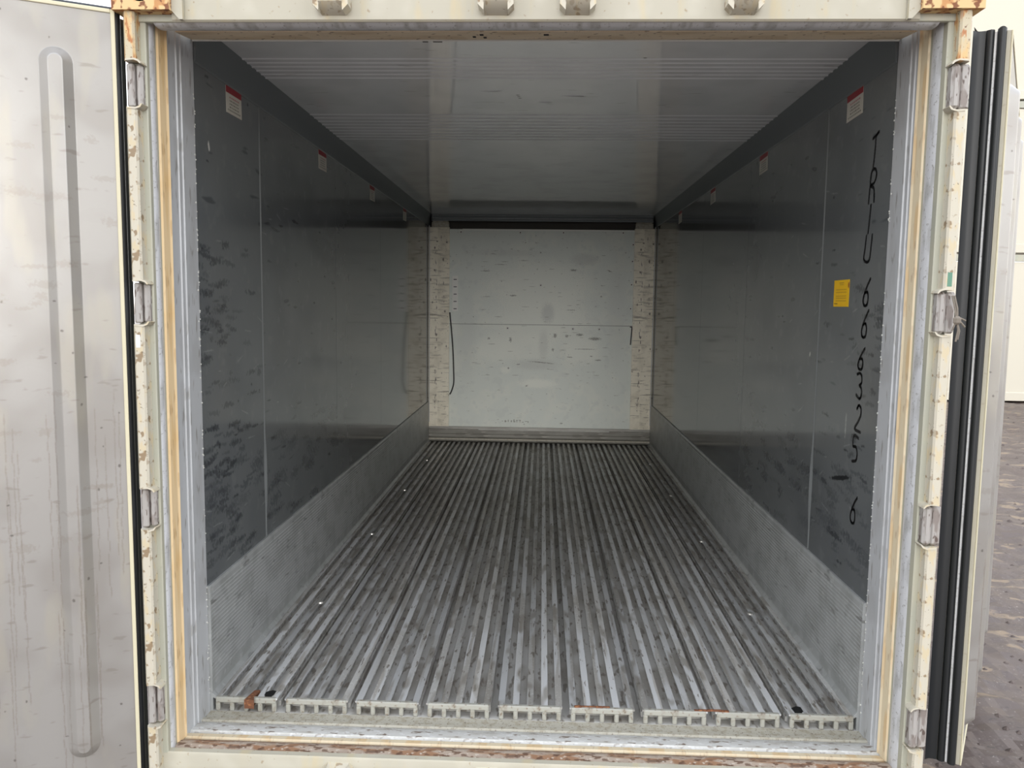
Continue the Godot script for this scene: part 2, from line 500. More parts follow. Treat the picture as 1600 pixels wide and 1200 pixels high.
func bulkhead_image() -> Image:
	var w := 965
	var h := 1035
	var im := mk(w, h, c8(219, 224, 217), [
		{"s": 301, "f": 0.006, "lo": 0.45, "hi": 0.75, "c": c8(226, 229, 220), "a": 0.8},
		{"s": 302, "f": 0.012, "lo": 0.6, "hi": 0.85, "c": c8(209, 214, 209), "a": 0.6},
		{"s": 303, "f": 0.06, "lo": 0.8, "hi": 0.92, "c": c8(150, 150, 140), "a": 0.4, "sx": 3.0}])
	var pale := c8(236, 238, 228)
	var grey := c8(204, 207, 201)
	for d in [[480, 290, 330, 160, pale, 0.75], [480, 480, 330, 150, pale, 0.75], [250, 620, 130, 90, pale, 0.7], [420, 610, 190, 90, pale, 0.6], [700, 620, 120, 90, pale, 0.75], [470, 800, 120, 30, pale, 0.85], [300, 730, 34, 24, pale, 0.7]]:
		dab(im, d[0], d[1], d[2], d[3], d[4], d[5], 0.5)
	for d in [[710, 150, 85, 36, grey, 0.7], [520, 430, 40, 60, grey, 0.75], [500, 600, 30, 90, grey, 0.5], [460, 700, 130, 34, grey, 0.65], [300, 120, 240, 20, grey, 0.4], [90, 560, 60, 300, grey, 0.3], [880, 420, 60, 340, grey, 0.3]]:
		dab(im, d[0], d[1], d[2], d[3], d[4], d[5], 0.6)
	var ink := c8(84, 82, 74)
	for d in [[478, 116, 4, 5, 0], [640, 658, 16, 3, 0.1], [368, 700, 12, 3, -0.1], [413, 813, 9, 4, -0.6], [790, 672, 18, 4, -0.05], [753, 652, 8, 3, 0], [798, 340, 6, 4, 0], [650, 205, 18, 6, 0], [388, 158, 26, 2, 0], [838, 208, 14, 4, 0.3], [270, 180, 30, 2, 0], [190, 214, 26, 3, 0], [335, 340, 22, 4, 0], [600, 1010, 10, 4, 0], [643, 412, 26, 2, 0], [550, 620, 6, 9, 0], [210, 565, 7, 6, 0], [325, 570, 7, 14, 0], [560, 545, 10, 12, 0], [622, 548, 8, 9, 0], [690, 540, 20, 7, 0], [770, 560, 34, 9, 0], [316, 720, 5, 6, 0], [490, 688, 70, 3, 0.08], [720, 615, 60, 2, 0]]:
		dab(im, d[0], d[1], d[2], d[3], ink, 0.5, 0.9, d[4])
	var r := RandomNumberGenerator.new()
	r.seed = 77
	for k in 90:
		dab(im, r.randf_range(120, 840), r.randf_range(90, 760), r.randf_range(3, 22), r.randf_range(1, 2.5), c8(140, 140, 130), 0.5, 0.7)
	for k in 40:
		dab(im, r.randf_range(0, w), r.randf_range(0, h), r.randf_range(1.5, 4), r.randf_range(1.5, 4), c8(120, 118, 108), 0.6, 0.5)
	# worn pencil-like lettering low on the panel: 0 4 2 A E T Z ...
	var pen := c8(96, 94, 84)
	for s in [[303, 1004, 6, 7], [318, 1001, 3, 8], [335, 1003, 5, 6], [349, 1000, 4, 9], [352, 1006, 6, 2], [366, 998, 7, 2], [364, 1003, 2, 8], [380, 997, 7, 2], [381, 1003, 2, 7], [396, 1007, 8, 2], [414, 1003, 8, 2], [424, 1006, 3, 6]]:
		dab(im, s[0], s[1], s[2], s[3], pen, 0.6, 0.6)
	return im

func pillar_image() -> Image:
	var w := 220
	var h := 1024
	var im := mk(w, h, c8(240, 233, 214), [
		{"s": 311, "f": 0.008, "lo": 0.4, "hi": 0.9, "c": c8(214, 206, 186), "a": 0.7, "sx": 2.0},
		{"s": 312, "f": 0.04, "lo": 0.6, "hi": 0.85, "c": c8(184, 176, 158), "a": 0.5, "sx": 9.0},
		{"s": 313, "f": 0.06, "lo": 0.78, "hi": 0.88, "c": c8(96, 86, 74), "a": 0.5, "sx": 2.0},
		{"s": 314, "f": 0.03, "lo": 0.7, "hi": 0.9, "c": c8(232, 226, 206), "a": 0.6, "sx": 4.0}])
	var r := RandomNumberGenerator.new()
	r.seed = 91
	for k in 40:
		dab(im, r.randf_range(10, 210), r.randf_range(0, h), r.randf_range(20, 90), r.randf_range(1, 3), c8(122, 114, 100), 0.55, 0.9)
	for k in 30:
		dab(im, 140 + r.randf_range(-10, 10), r.randf_range(60, 900), r.randf_range(2, 5), r.randf_range(4, 12), c8(54, 46, 42), 0.8, 0.6)
	for k in 12:
		dab(im, r.randf_range(20, 200), r.randf_range(40, 940), r.randf_range(4, 11), r.randf_range(4, 10), c8(66, 58, 50), 0.7, 0.7)
	return im

func door_image() -> Image:
	var w := 620
	var h := 1200
	var im := mk(w, h, c8(164, 161, 157), [
		{"s": 321, "f": 0.006, "lo": 0.4, "hi": 0.8, "c": c8(154, 150, 145), "a": 0.8},
		{"s": 322, "f": 0.014, "lo": 0.6, "hi": 0.85, "c": c8(171, 166, 155), "a": 0.6, "sy": 4.0},
		{"s": 323, "f": 0.05, "lo": 0.78, "hi": 0.9, "c": c8(136, 130, 122), "a": 0.5, "sx": 3.0}])
	var r := RandomNumberGenerator.new()
	r.seed = 15
	for k in 34:
		var x := r.randf_range(330, 610)
		var y := r.randf_range(560, 1000)
		for s in 14:
			dab(im, x + r.randf_range(-1.2, 1.2), y + s * 18, 1.3, 12, c8(134, 125, 116), 0.35, 0.5)
	for k in 60:
		dab(im, r.randf_range(300, 616), r.randf_range(20, 1180), r.randf_range(1, 3), r.randf_range(1, 3), c8(96, 92, 88), 0.7, 0.5)
	for k in 40:
		dab(im, r.randf_range(300, 616), r.randf_range(150, 800), r.randf_range(8, 30), r.randf_range(3, 8), c8(148, 141, 132), 0.4, 0.9)
	return im

func ground_mat() -> StandardMaterial3D:
	var m := tri_mat(mk(1024, 1024, c8(88, 76, 71), [
		{"s": 331, "f": 0.006, "lo": 0.45, "hi": 0.75, "c": c8(100, 88, 82), "a": 0.8},
		{"s": 332, "f": 0.012, "lo": 0.66, "hi": 0.76, "c": c8(146, 127, 104), "a": 0.85, "sx": 2.0},
		{"s": 333, "f": 0.05, "lo": 0.6, "hi": 0.8, "c": c8(106, 97, 93), "a": 0.7},
		{"s": 334, "f": 0.09, "lo": 0.74, "hi": 0.82, "c": c8(60, 54, 52), "a": 0.85, "sx": 2.0},
		{"s": 335, "f": 0.1, "lo": 0.78, "hi": 0.86, "c": c8(190, 182, 176), "a": 0.7}]), 2.2, 0.5)
	m.metallic_specular = 0.5
	return m

# ------------------------------------------------------------------ yard
func yard() -> void:
	var g := structure("ground", "brown muddy gravel yard beside the open container", "ground")
	var far_st := new_st()
	quad(far_st, Vector3(-90, -0.25, -90), Vector3(90, -0.25, -90), Vector3(90, -0.25, 90), Vector3(-90, -0.25, 90), Vector3.UP)
	obj("yard_plain", far_st, M.mud, g)
	# uneven mud where the photograph shows it
	var no := FastNoiseLite.new()
	no.seed = 9
	no.frequency = 1.1
	no.fractal_octaves = 5
	var st := new_st()
	var nx := 150
	var nz := 200
	var hs := func(x: float, z: float) -> float:
		return -0.222 + no.get_noise_2d(x, z) * 0.04 + no.get_noise_2d(x * 7.0, z * 7.0) * 0.016
	for i in nx:
		for j in nz:
			var p := []
			for k in [[0, 0], [1, 0], [1, 1], [0, 1]]:
				var fx := pow(float(i + k[0]) / nx, 1.5)
				var x: float = 1.3 + fx * 12.0
				var z: float = 1.5 - pow(float(j + k[1]) / nz, 1.3) * 14.0
				p.append(Vector3(x, hs.call(x, z), z))
			var n: Vector3 = (p[3] - p[0]).cross(p[1] - p[0]).normalized()
			if n.y < 0.0:
				n = -n
			quad(st, p[0], p[1], p[2], p[3], n)
	obj("churned_mud", st, M.mud, g)
	# loose stones
	var sst := new_st()
	for k in 6:
		var a0 := Vector3(cos(k * TAU / 6) * rng.randf_range(0.7, 1.0), 0.0, sin(k * TAU / 6) * rng.randf_range(0.7, 1.0))
		var a1 := Vector3(cos((k + 1) * TAU / 6) * 0.9, 0.0, sin((k + 1) * TAU / 6) * 0.9)
		tri(sst, a0, a1, Vector3(0.1, 0.7, 0), (a0 + a1 + Vector3.UP).normalized(), (a0 + a1 + Vector3.UP).normalized(), (a0 + a1 + Vector3.UP).normalized())
	var stone := sst.commit()
	stone.surface_set_material(0, M.stone)
	var mm := MultiMesh.new()
	mm.transform_format = MultiMesh.TRANSFORM_3D
	mm.mesh = stone
	mm.instance_count = 2600
	for k in 2600:
		var x := 1.4 + pow(rng.randf(), 1.6) * 7.5
		var z := 1.2 - pow(rng.randf(), 1.2) * 11.0
		var s := rng.randf_range(0.008, 0.022) * (1.6 if rng.randf() < 0.05 else 1.0)
		mm.set_instance_transform(k, Transform3D(Basis(Vector3.UP, rng.randf() * TAU).scaled(Vector3(s * rng.randf_range(0.8, 1.5), s, s)), Vector3(x, hs.call(x, z) - 0.002, z)))
	var mi := MultiMeshInstance3D.new()
	mi.name = "gravel"
	mi.multimesh = mm
	mi.set_meta("kind", "stuff")
	g.add_child(mi, true)

# ------------------------------------------------------------------ floor, skirting
func floor_and_skirts() -> void:
	var f := structure("floor", "ribbed aluminium T-bar floor, dirty and scratched, running to the back", "floor")
	var st := new_st()
	cbox(st, Vector3(-1.21, -0.2, -5.95), Vector3(1.21, -0.05, 0.0))
	obj("deck_plate", st, M.deck, f)
	# shallow pans between the bars of each extrusion; the joints between extrusions stay deep
	st = new_st()
	cbox(st, Vector3(-0.1135, -0.0495, -5.6), Vector3(0.1135, -0.029, -0.045), 0.002)
	var pan := st.commit()
	pan.surface_set_material(0, M.deck)
	for k in range(-4, 5):
		copy_of(pan, "floor_pan", Vector3(k * 0.254, 0, 0), f)
	var fw := 0.0118
	var prof := [Vector2(-fw, 0), Vector2(fw, 0), Vector2(fw + 0.0006, -0.0012), Vector2(fw, -0.006), Vector2(0.005, -0.0075), Vector2(0.004, -0.05), Vector2(-0.004, -0.05), Vector2(-0.005, -0.0075), Vector2(-fw, -0.006), Vector2(-fw - 0.0006, -0.0012)]
	st = new_st()
	extrude(st, prof, "z", -0.004, -5.40)
	var bars := []
	for v: float in [1.0, 0.93, 0.85]:
		var bar := st.commit()
		var bm: StandardMaterial3D = M.alu.duplicate()
		bm.albedo_color = Color(v, v, v)
		bar.surface_set_material(0, bm)
		bars.append(bar)
	for k in range(-22, 23):
		copy_of(bars[rng.randi_range(0, 2)], "t_bar", Vector3(k * 0.0508, 0, 0), f)
	# welded end bars, one to each floor extrusion, closing four channels each
	st = new_st()
	cbox(st, Vector3(-0.1085, -0.019, -0.016), Vector3(0.1085, 0.0012, 0.001), 0.003)
	for k in 5:
		cbox(st, Vector3(-0.1085 + k * 0.0508 - 0.001, -0.05, -0.014), Vector3(-0.1085 + k * 0.0508 + 0.0148, -0.017, 0.0), 0.003)
	var eb := st.commit()
	eb.surface_set_material(0, M.end_bar)
	for k in range(-4, 5):
		copy_of(eb, "end_bar", Vector3(k * 0.254, 0, 0), f)
	# bolts through the outermost bars
	st = new_st()
	disc(st, Vector3.ZERO, Vector3.UP, 0.016, 0.007, 12)
	var bolt := st.commit()
	bolt.surface_set_material(0, M.steel)
	for s: float in [-1.0, 1.0]:
		for z: float in [-0.92, -2.055, -3.217, -4.385]:
			copy_of(bolt, "bolt", Vector3(s * 1.003, 0.0, z), f)
	# drain openings with a broken rusty end
	for s: float in [-1.0, 1.0]:
		st = new_st()
		extrude(st, [Vector2(-0.017, -0.012), Vector2(0.004, -0.026), Vector2(0.018, -0.02), Vector2(0.018, 0.01), Vector2(0.004, 0.02), Vector2(-0.015, 0.012)], "y", -0.006, 0.0016)
		var d := obj("drain_hole", st, M.hole, f)
		d.position = Vector3(s * 0.941, 0, -0.036)
	st = new_st()
	extrude(st, [Vector2(-0.02, 0.02), Vector2(-0.008, -0.05), Vector2(0.012, -0.055), Vector2(0.008, 0.0), Vector2(0.016, 0.022)], "y", -0.03, 0.002)
	var rp := obj("rusted_patch", st, M.rust, f)
	rp.position = Vector3(-0.995, 0, -0.005)
	for q in [[0.22, 0.05, 0.075], [0.62, 0.03, 0.05], [0.66, 0.025, 0.03]]:
		st = new_st()
		for k in 5:
			var cx: float = q[0] + (k / 4.0 - 0.5) * q[1] * 2.0
			cbox(st, Vector3(cx - 0.014, 0.0, -0.017), Vector3(cx + 0.012, rng.randf_range(0.002, 0.006), -0.002 - rng.randf() * 0.006), 0.002)
		obj("rust_scale", st, M.rust, f)

	for s: float in [-1.0, 1.0]:
		var b := structure("baseboard_left" if s < 0 else "baseboard_right", "ribbed aluminium kick plate along the %s wall" % ("left" if s < 0 else "right"), "kick plate")
		var pr := []
		var xi := (W - 0.011) * s
		pr.append(Vector2(W * s, -0.05))
		pr.append(Vector2(xi, -0.05))
		pr.append(Vector2(xi, 0.03))
		for k in 22:
			var y := 0.06 + k * 0.0148
			pr.append(Vector2(xi, y))
			pr.append(Vector2(xi - s * 0.0014, y + 0.003))
			pr.append(Vector2(xi - s * 0.0014, y + 0.006))
			pr.append(Vector2(xi, y + 0.009))
		pr.append(Vector2(xi, 0.398))
		pr.append(Vector2(xi + s * 0.003, 0.409))
		pr.append(Vector2(W * s, 0.409))
		st = new_st()
		extrude(st, pr, "z", 0.0, -L, 2.0)
		obj("plate", st, M.skirt, b)
		st = new_st()
		extrude(st, [Vector2(xi, -0.002), Vector2(xi - s * 0.012, 0.0), Vector2(xi - s * 0.012, 0.004), Vector2(xi - s * 0.004, 0.012), Vector2(xi, 0.02)], "z", 0.0, -L)
		obj("foot_bead", st, M.skirt, b)

# ------------------------------------------------------------------ side walls
func side_wall(s: float) -> void:
	var w := structure("wall_left" if s < 0 else "wall_right", "glossy charcoal lining of the %s wall with black scuffs" % ("left" if s < 0 else "right"), "wall")
	var m: Material = M.wall_left if s < 0 else M.wall_right
	var seams := [0.0, 0.61, 1.80, 3.05, 4.25, L]
	for i in seams.size() - 1:
		var z0: float = -seams[i] - 0.002
		var z1: float = -seams[i + 1] + 0.002
		var st := new_st()
		var x := s * W
		var xo := s * (W + 0.02)
		var uv := func(z: float, y: float) -> Vector2: return Vector2(-z / 5.45, 1.0 - y / H)
		quad(st, Vector3(x, 0.0, z0), Vector3(x, 0.0, z1), Vector3(x, H, z1), Vector3(x, H, z0), Vector3(-s, 0, 0), [uv.call(z0, 0.0), uv.call(z1, 0.0), uv.call(z1, H), uv.call(z0, H)])
		for z in [z0, z1]:
			quad(st, Vector3(x, 0, z), Vector3(xo, 0, z), Vector3(xo, H, z), Vector3(x, H, z), Vector3(0, 0, 1 if z == z0 else -1), [uv.call(z, 0.0), uv.call(z, 0.0), uv.call(z, H), uv.call(z, H)])
		quad(st, Vector3(xo, 0.0, z0), Vector3(xo, 0.0, z1), Vector3(xo, H, z1), Vector3(xo, H, z0), Vector3(s, 0, 0))
		obj("lining_sheet", st, m, w)
	for i in range(1, seams.size() - 1):
		var st := new_st()
		var xx := s * W
		var z: float = -seams[i]
		# low rounded seam strip, a little dented near the foot of the first one
		if i > 1:
			continue
		extrude(st, [Vector2(xx, z - 0.007), Vector2(xx - s * 0.0028, z - 0.0035), Vector2(xx - s * 0.0034, z), Vector2(xx - s * 0.0028, z + 0.0035), Vector2(xx, z + 0.007)], "y", 0.409, 2.2, 0.5)
		obj("seam_strip", st, plain(c8(112, 115, 115), 0.25), w)
	if true:
		# long shallow dent ridge beside the first seam
		var st := new_st()
		var zc := -0.615
		var n := 14
		for k in n:
			var y0 := 0.47 + k * 0.03
			var y1 := y0 + 0.03
			var r0 := sin(PI * k / n) * 0.010 + 0.002
			var r1 := sin(PI * (k + 1) / n) * 0.010 + 0.002
			for e: float in [-1.0, 1.0]:
				quad(st, Vector3(s * W, y0, zc + e * r0 * 1.6), Vector3(s * W, y1, zc + e * r1 * 1.6), Vector3(s * (W - r1 * 0.5), y1, zc), Vector3(s * (W - r0 * 0.5), y0, zc), Vector3(-s, 0, e * 0.5).normalized())
		obj("dented_fold", st, plain(c8(112, 115, 115), 0.25), w)
	var so := new_st()
	cbox(so, Vector3(minf(s * 1.166, s * 1.216), -0.2, -6.0), Vector3(maxf(s * 1.166, s * 1.216), 2.38, 0.0))
	obj("outer_skin", so, M.cream, w)
	# angled cover strip under the ceiling
	var t := structure("trim_1" if s < 0 else "trim_2", "grey cover strip where the %s wall meets the ceiling" % ("left" if s < 0 else "right"), "trim")
	var st2 := new_st()
	extrude(st2, [Vector2(s * (W - 0.0005), 2.195), Vector2(s * (W - 0.006), 2.199), Vector2(s * (W - 0.010), 2.25), Vector2(s * (W - 0.028), 2.298), Vector2(s * (W - 0.034), H - 0.0005), Vector2(s * (W - 0.0005), H - 0.0005)], "z", -0.003, -5.55, 0.9)
	obj("cover_strip", st2, M.cove, t)
	if s > 0:
		handwriting(w)

func handwriting(w: Node3D) -> void:
	# container number in black marker, one character under the other; points are (across, down) in a unit box
	var g := {
		"T": [[[0.15, 0.10], [0.5, 0.06], [0.85, -0.02]], [[0.5, 0.04], [0.48, 0.5], [0.36, 1.0]]],
		"R": [[[0.1, 1.0], [0.2, 0.5], [0.28, 0.08], [0.7, 0.0], [0.95, 0.2], [0.7, 0.42], [0.3, 0.48], [0.7, 0.62], [0.8, 1.0]]],
		"I": [[[0.58, 0.0], [0.5, 0.5], [0.4, 1.0]]],
		"U": [[[0.2, 0.0], [0.1, 0.5], [0.02, 0.86], [0.4, 1.0], [0.76, 0.9], [0.9, 0.4], [0.96, 0.0]]],
		"6": [[[0.95, 0.0], [0.6, 0.25], [0.3, 0.55], [0.16, 0.8], [0.32, 1.0], [0.68, 0.97], [0.8, 0.7], [0.66, 0.5], [0.32, 0.52]]],
		"3": [[[0.15, 0.06], [0.5, 0.0], [0.8, 0.12], [0.78, 0.35], [0.52, 0.46], [0.8, 0.56], [0.84, 0.8], [0.6, 0.96], [0.15, 0.85]]],
		"2": [[[0.3, 0.14], [0.5, 0.0], [0.82, 0.08], [0.84, 0.35], [0.5, 0.65], [0.12, 0.95], [0.9, 1.0]]],
		"5": [[[0.9, 0.04], [0.28, 0.0], [0.22, 0.4], [0.6, 0.4], [0.84, 0.62], [0.72, 0.9], [0.2, 1.0]]]}
	var rows := [["T", 2.002, 1.895, -0.140], ["R", 1.885, 1.775, -0.146], ["I", 1.765, 1.672, -0.155], ["U", 1.662, 1.572, -0.155], ["6", 1.512, 1.422, -0.150], ["6", 1.404, 1.312, -0.149], ["6", 1.272, 1.198, -0.164], ["3", 1.184, 1.09, -0.165], ["2", 1.07, 0.978, -0.160], ["5", 0.958, 0.864, -0.172], ["6", 0.744, 0.646, -0.158]]
	for r in rows:
		var st := new_st()
		for stroke in g[r[0]]:
			var pts := []
			for q in stroke:
				pts.append(Vector2(r[3] + (q[0] - 0.5) * 0.066, lerpf(r[1], r[2], q[1])))
			ribbon(st, curve(pts), W - 0.0003, -1.0, 0.0105)
		var o := obj("marker_character", st, M.ink, w)
		o.set_meta("label", "black marker character written on the wall")

# ------------------------------------------------------------------ ceiling
func ceiling() -> void:
	var c := structure("ceiling", "pale grey glossy ceiling with bands of fine ribs", "ceiling")
	var pr := [Vector2(0.0, H + 0.03), Vector2(0.0, H)]
	for gr in [[-0.345, 6, 0.050], [-1.215, 9, 0.071]]:
		for k in gr[1]:
			var z: float = gr[0] - k * gr[2]
			pr.append(Vector2(z, H))
			pr.append(Vector2(z - 0.006, H - 0.0035))
			pr.append(Vector2(z - 0.016, H - 0.0035))
			pr.append(Vector2(z - 0.022, H))
	pr.append(Vector2(-5.95, H))
	pr.append(Vector2(-5.95, H + 0.03))
	var st := new_st()
	extrude(st, pr, "x", -W, W, 2.0)
	obj("ribbed_sheet", st, M.ceiling, c)
	st = new_st()
	cbox(st, Vector3(-1.215, H + 0.032, -6.0), Vector3(1.215, 2.39, 0.0))
	obj("roof_skin", st, M.cream, c)
	# a short crease and a few chipped spots near the doorway
	for q in [[-0.21, -0.80, 0.05, 0.012], [0.14, -0.87, 0.06, 0.006], [0.02, -0.98, 0.035, 0.005]]:
		st = new_st()
		var a := Vector3(q[0] - q[2], H, q[1])
		var b := Vector3(q[0] + q[2], H, q[1] + q[3])
		var t := Vector3(q[0], H - 0.004, q[1] + q[3] * 0.5)
		tri(st, a, b, t, Vector3(0, -1, 0.2).normalized(), Vector3(0, -1, 0.2).normalized(), Vector3(0, -1, 0.2).normalized())
		tri(st, a, b + Vector3(0, 0, -0.02), t, Vector3(0, -1, -0.2).normalized(), Vector3(0, -1, -0.2).normalized(), Vector3(0, -1, -0.2).normalized())
		obj("dent", st, M.ceiling, c)
	for q in [[-0.10, -0.86], [-0.097, -0.885], [-0.092, -0.91], [-0.29, -0.36], [0.38, -0.34], [-0.62, -0.355]]:
		st = new_st()
		extrude(st, [Vector2(-0.007, -0.003), Vector2(0.004, -0.004), Vector2(0.008, 0.001), Vector2(-0.002, 0.004)], "y", -0.0006, 0.0)
		var o := obj("paint_chip", st, M.dark, c)
		o.position = Vector3(q[0], H, q[1])

# ------------------------------------------------------------------ bulkhead at the far end
func bulkhead() -> void:
	var b := structure("wall_back", "pale grey bulkhead panels between two scuffed cream pillars at the far end", "wall")
	var px := 0.945
	var y0 := 0.155
	var y1 := 2.165
	var uv := func(x: float, y: float) -> Vector2: return Vector2((x + 0.93) / 1.86, 1.0 - (y - y0) / (y1 - y0))
	for r in [[y0, 1.2085], [1.2125, y1]]:
		var st := new_st()
		var zf := -L
		quad(st, Vector3(-px, r[0], zf), Vector3(px, r[0], zf), Vector3(px, r[1], zf), Vector3(-px, r[1], zf), Vector3(0, 0, 1), [uv.call(-px, r[0]), uv.call(px, r[0]), uv.call(px, r[1]), uv.call(-px, r[1])])
		quad(st, Vector3(-px, r[0], zf - 0.03), Vector3(px, r[0], zf - 0.03), Vector3(px, r[1], zf - 0.03), Vector3(-px, r[1], zf - 0.03), Vector3(0, 0, -1))
		quad(st, Vector3(-px, r[1], zf), Vector3(px, r[1], zf), Vector3(px, r[1], zf - 0.03), Vector3(-px, r[1], zf - 0.03), Vector3(0, 1, 0), [uv.call(-px, r[1]), uv.call(px, r[1]), uv.call(px, r[1]), uv.call(-px, r[1])])
		quad(st, Vector3(-px, r[0], zf), Vector3(px, r[0], zf), Vector3(px, r[0], zf - 0.03), Vector3(-px, r[0], zf - 0.03), Vector3(0, -1, 0), [uv.call(-px, r[0]), uv.call(px, r[0]), uv.call(px, r[0]), uv.call(-px, r[0])])
		obj("panel", st, M.bulkhead, b)
	var st0 := new_st()
	cbox(st0, Vector3(-px, 1.19, -L - 0.026), Vector3(px, 1.23, -L - 0.0035))
	obj("seam_backing", st0, M.dark, b)
	st0 = new_st()
	cbox(st0, Vector3(-0.80, 2.152, -L), Vector3(0.93, 2.168, -L + 0.003), 0.001)
	obj("edge_strip", st0, M.white, b)
	# scuffed pillars at both sides
	for s: float in [-1.0, 1.0]:
		var st := new_st()
		var xa: float = s * 0.93
		var xb: float = s * 1.142
		var zf := -L + 0.022
		quad(st, Vector3(xa, 0.155, zf), Vector3(xb, 0.155, zf), Vector3(xb, 2.18, zf), Vector3(xa, 2.18, zf), Vector3(0, 0, 1), [Vector2(0 if s < 0 else 1, 1), Vector2(1 if s < 0 else 0, 1), Vector2(1 if s < 0 else 0, 0), Vector2(0 if s < 0 else 1, 0)])
		quad(st, Vector3(xa, 0.155, zf), Vector3(xa, 0.155, -L - 0.02), Vector3(xa, 2.18, -L - 0.02), Vector3(xa, 2.18, zf), Vector3(-s, 0, 0), [Vector2(0, 1), Vector2(0.1, 1), Vector2(0.1, 0), Vector2(0, 0)])
		quad(st, Vector3(xa, 2.18, zf), Vector3(xb, 2.18, zf), Vector3(xb, 2.18, -L - 0.02), Vector3(xa, 2.18, -L - 0.02), Vector3(0, 1, 0))
		obj("pillar", st, M.pillar, b)
		st = new_st()
		cbox(st, Vector3(minf(xa + s * 0.005, xb - s * 0.03), 2.18, -L - 0.02), Vector3(maxf(xa + s * 0.005, xb - s * 0.03), 2.232, -L + 0.012), 0.004)
		cbox(st, Vector3(minf(xa + s * 0.012, xb - s * 0.04), 2.232, -L - 0.02), Vector3(maxf(xa + s * 0.012, xb - s * 0.04), 2.25, -L + 0.004), 0.004)
		obj("pillar_cap", st, M.tray, b)
		st = new_st()
		cbox(st, Vector3(minf(s * 1.128, s * 1.137), 0.2, -L + 0.022), Vector3(maxf(s * 1.128, s * 1.137), 2.2, -L + 0.03), 0.003)
		obj("corner_bead", st, M.jamb, b)
	# stepped aluminium sill under the panels
	var z := -L
	st0 = new_st()
	extrude(st0, [Vector2(z - 0.03, 0.155), Vector2(z + 0.026, 0.155), Vector2(z + 0.03, 0.132), Vector2(z + 0.034, 0.128), Vector2(z + 0.034, 0.085), Vector2(z + 0.03, 0.078), Vector2(z + 0.03, 0.05), Vector2(z + 0.04, 0.042), Vector2(z + 0.046, 0.038), Vector2(z + 0.046, 0.016), Vector2(z + 0.038, 0.004), Vector2(z - 0.03, 0.004)], "x", -1.142, 1.142, 0.95)
	obj("sill", st0, M.back_sill, b)
	st0 = new_st()
	cbox(st0, Vector3(-0.62, 0.126, z + 0.034), Vector3(0.72, 0.132, z + 0.0365), 0.001)
	obj("bright_lip", st0, M.sealant, b)
	st0 = new_st()
	cbox(st0, Vector3(-1.13, 0.024, z + 0.046), Vector3(1.13, 0.037, z + 0.0485), 0.001)
	obj("worn_lip", st0, M.tray, b)
	# air outlet above the panels
	st0 = new_st()
	extrude(st0, [Vector2(z - 0.02, H), Vector2(z + 0.03, H), Vector2(z + 0.03, H - 0.012), Vector2(z + 0.022, H - 0.016), Vector2(z + 0.022, H - 0.034), Vector2(z + 0.034, H - 0.038), Vector2(z + 0.034, H - 0.044), Vector2(z + 0.022, H - 0.047), Vector2(z + 0.022, H - 0.066), Vector2(z - 0.02, H - 0.066)], "x", -1.11, 1.11, 0.95)
	obj("outlet_channel", st0, M.cove, b)
	st0 = new_st()
	cbox(st0, Vector3(-1.10, H - 0.0425, z + 0.034), Vector3(1.10, H - 0.0395, z + 0.0348))
	cbox(st0, Vector3(-1.10, H - 0.012, z + 0.030), Vector3(1.10, H - 0.0095, z + 0.0308))
	obj("channel_edge", st0, M.jamb, b)
	st0 = new_st()
	cbox(st0, Vector3(-1.20, -0.05, -5.72), Vector3(1.20, H, -5.68))
	obj("plenum_back", st0, M.dark, b)
	st0 = new_st()
	cbox(st0, Vector3(-1.14, 2.0, -5.67), Vector3(1.14, 2.02, -L - 0.04))
	obj("evaporator_tray", st0, M.dark, b)
	# screws with pale washers
	var sw := new_st()
	disc(sw, Vector3.ZERO, Vector3(0, 0, 1), 0.015, 0.003, 12)
	var washer := sw.commit()
	washer.surface_set_material(0, M.white)
	var sh := new_st()
	disc(sh, Vector3.ZERO, Vector3(0, 0, 1), 0.0075, 0.004, 8)
	var head := sh.commit()
	head.surface_set_material(0, M.dark)
	for q in [[-0.815, 2.136], [-0.216, 2.135], [0.218, 2.137], [0.815, 2.14], [0.918, 2.024], [0.915, 1.858], [0.912, 1.626], [-0.003, 1.61], [-0.334, 1.173], [0.33, 1.174], [0.598, 1.174], [0.908, 1.385]]:
		var o := copy_of(washer, "screw_washer", Vector3(q[0], q[1], -L), b)
		copy_of(head, "screw_head", Vector3(0, 0, 0.002), o)

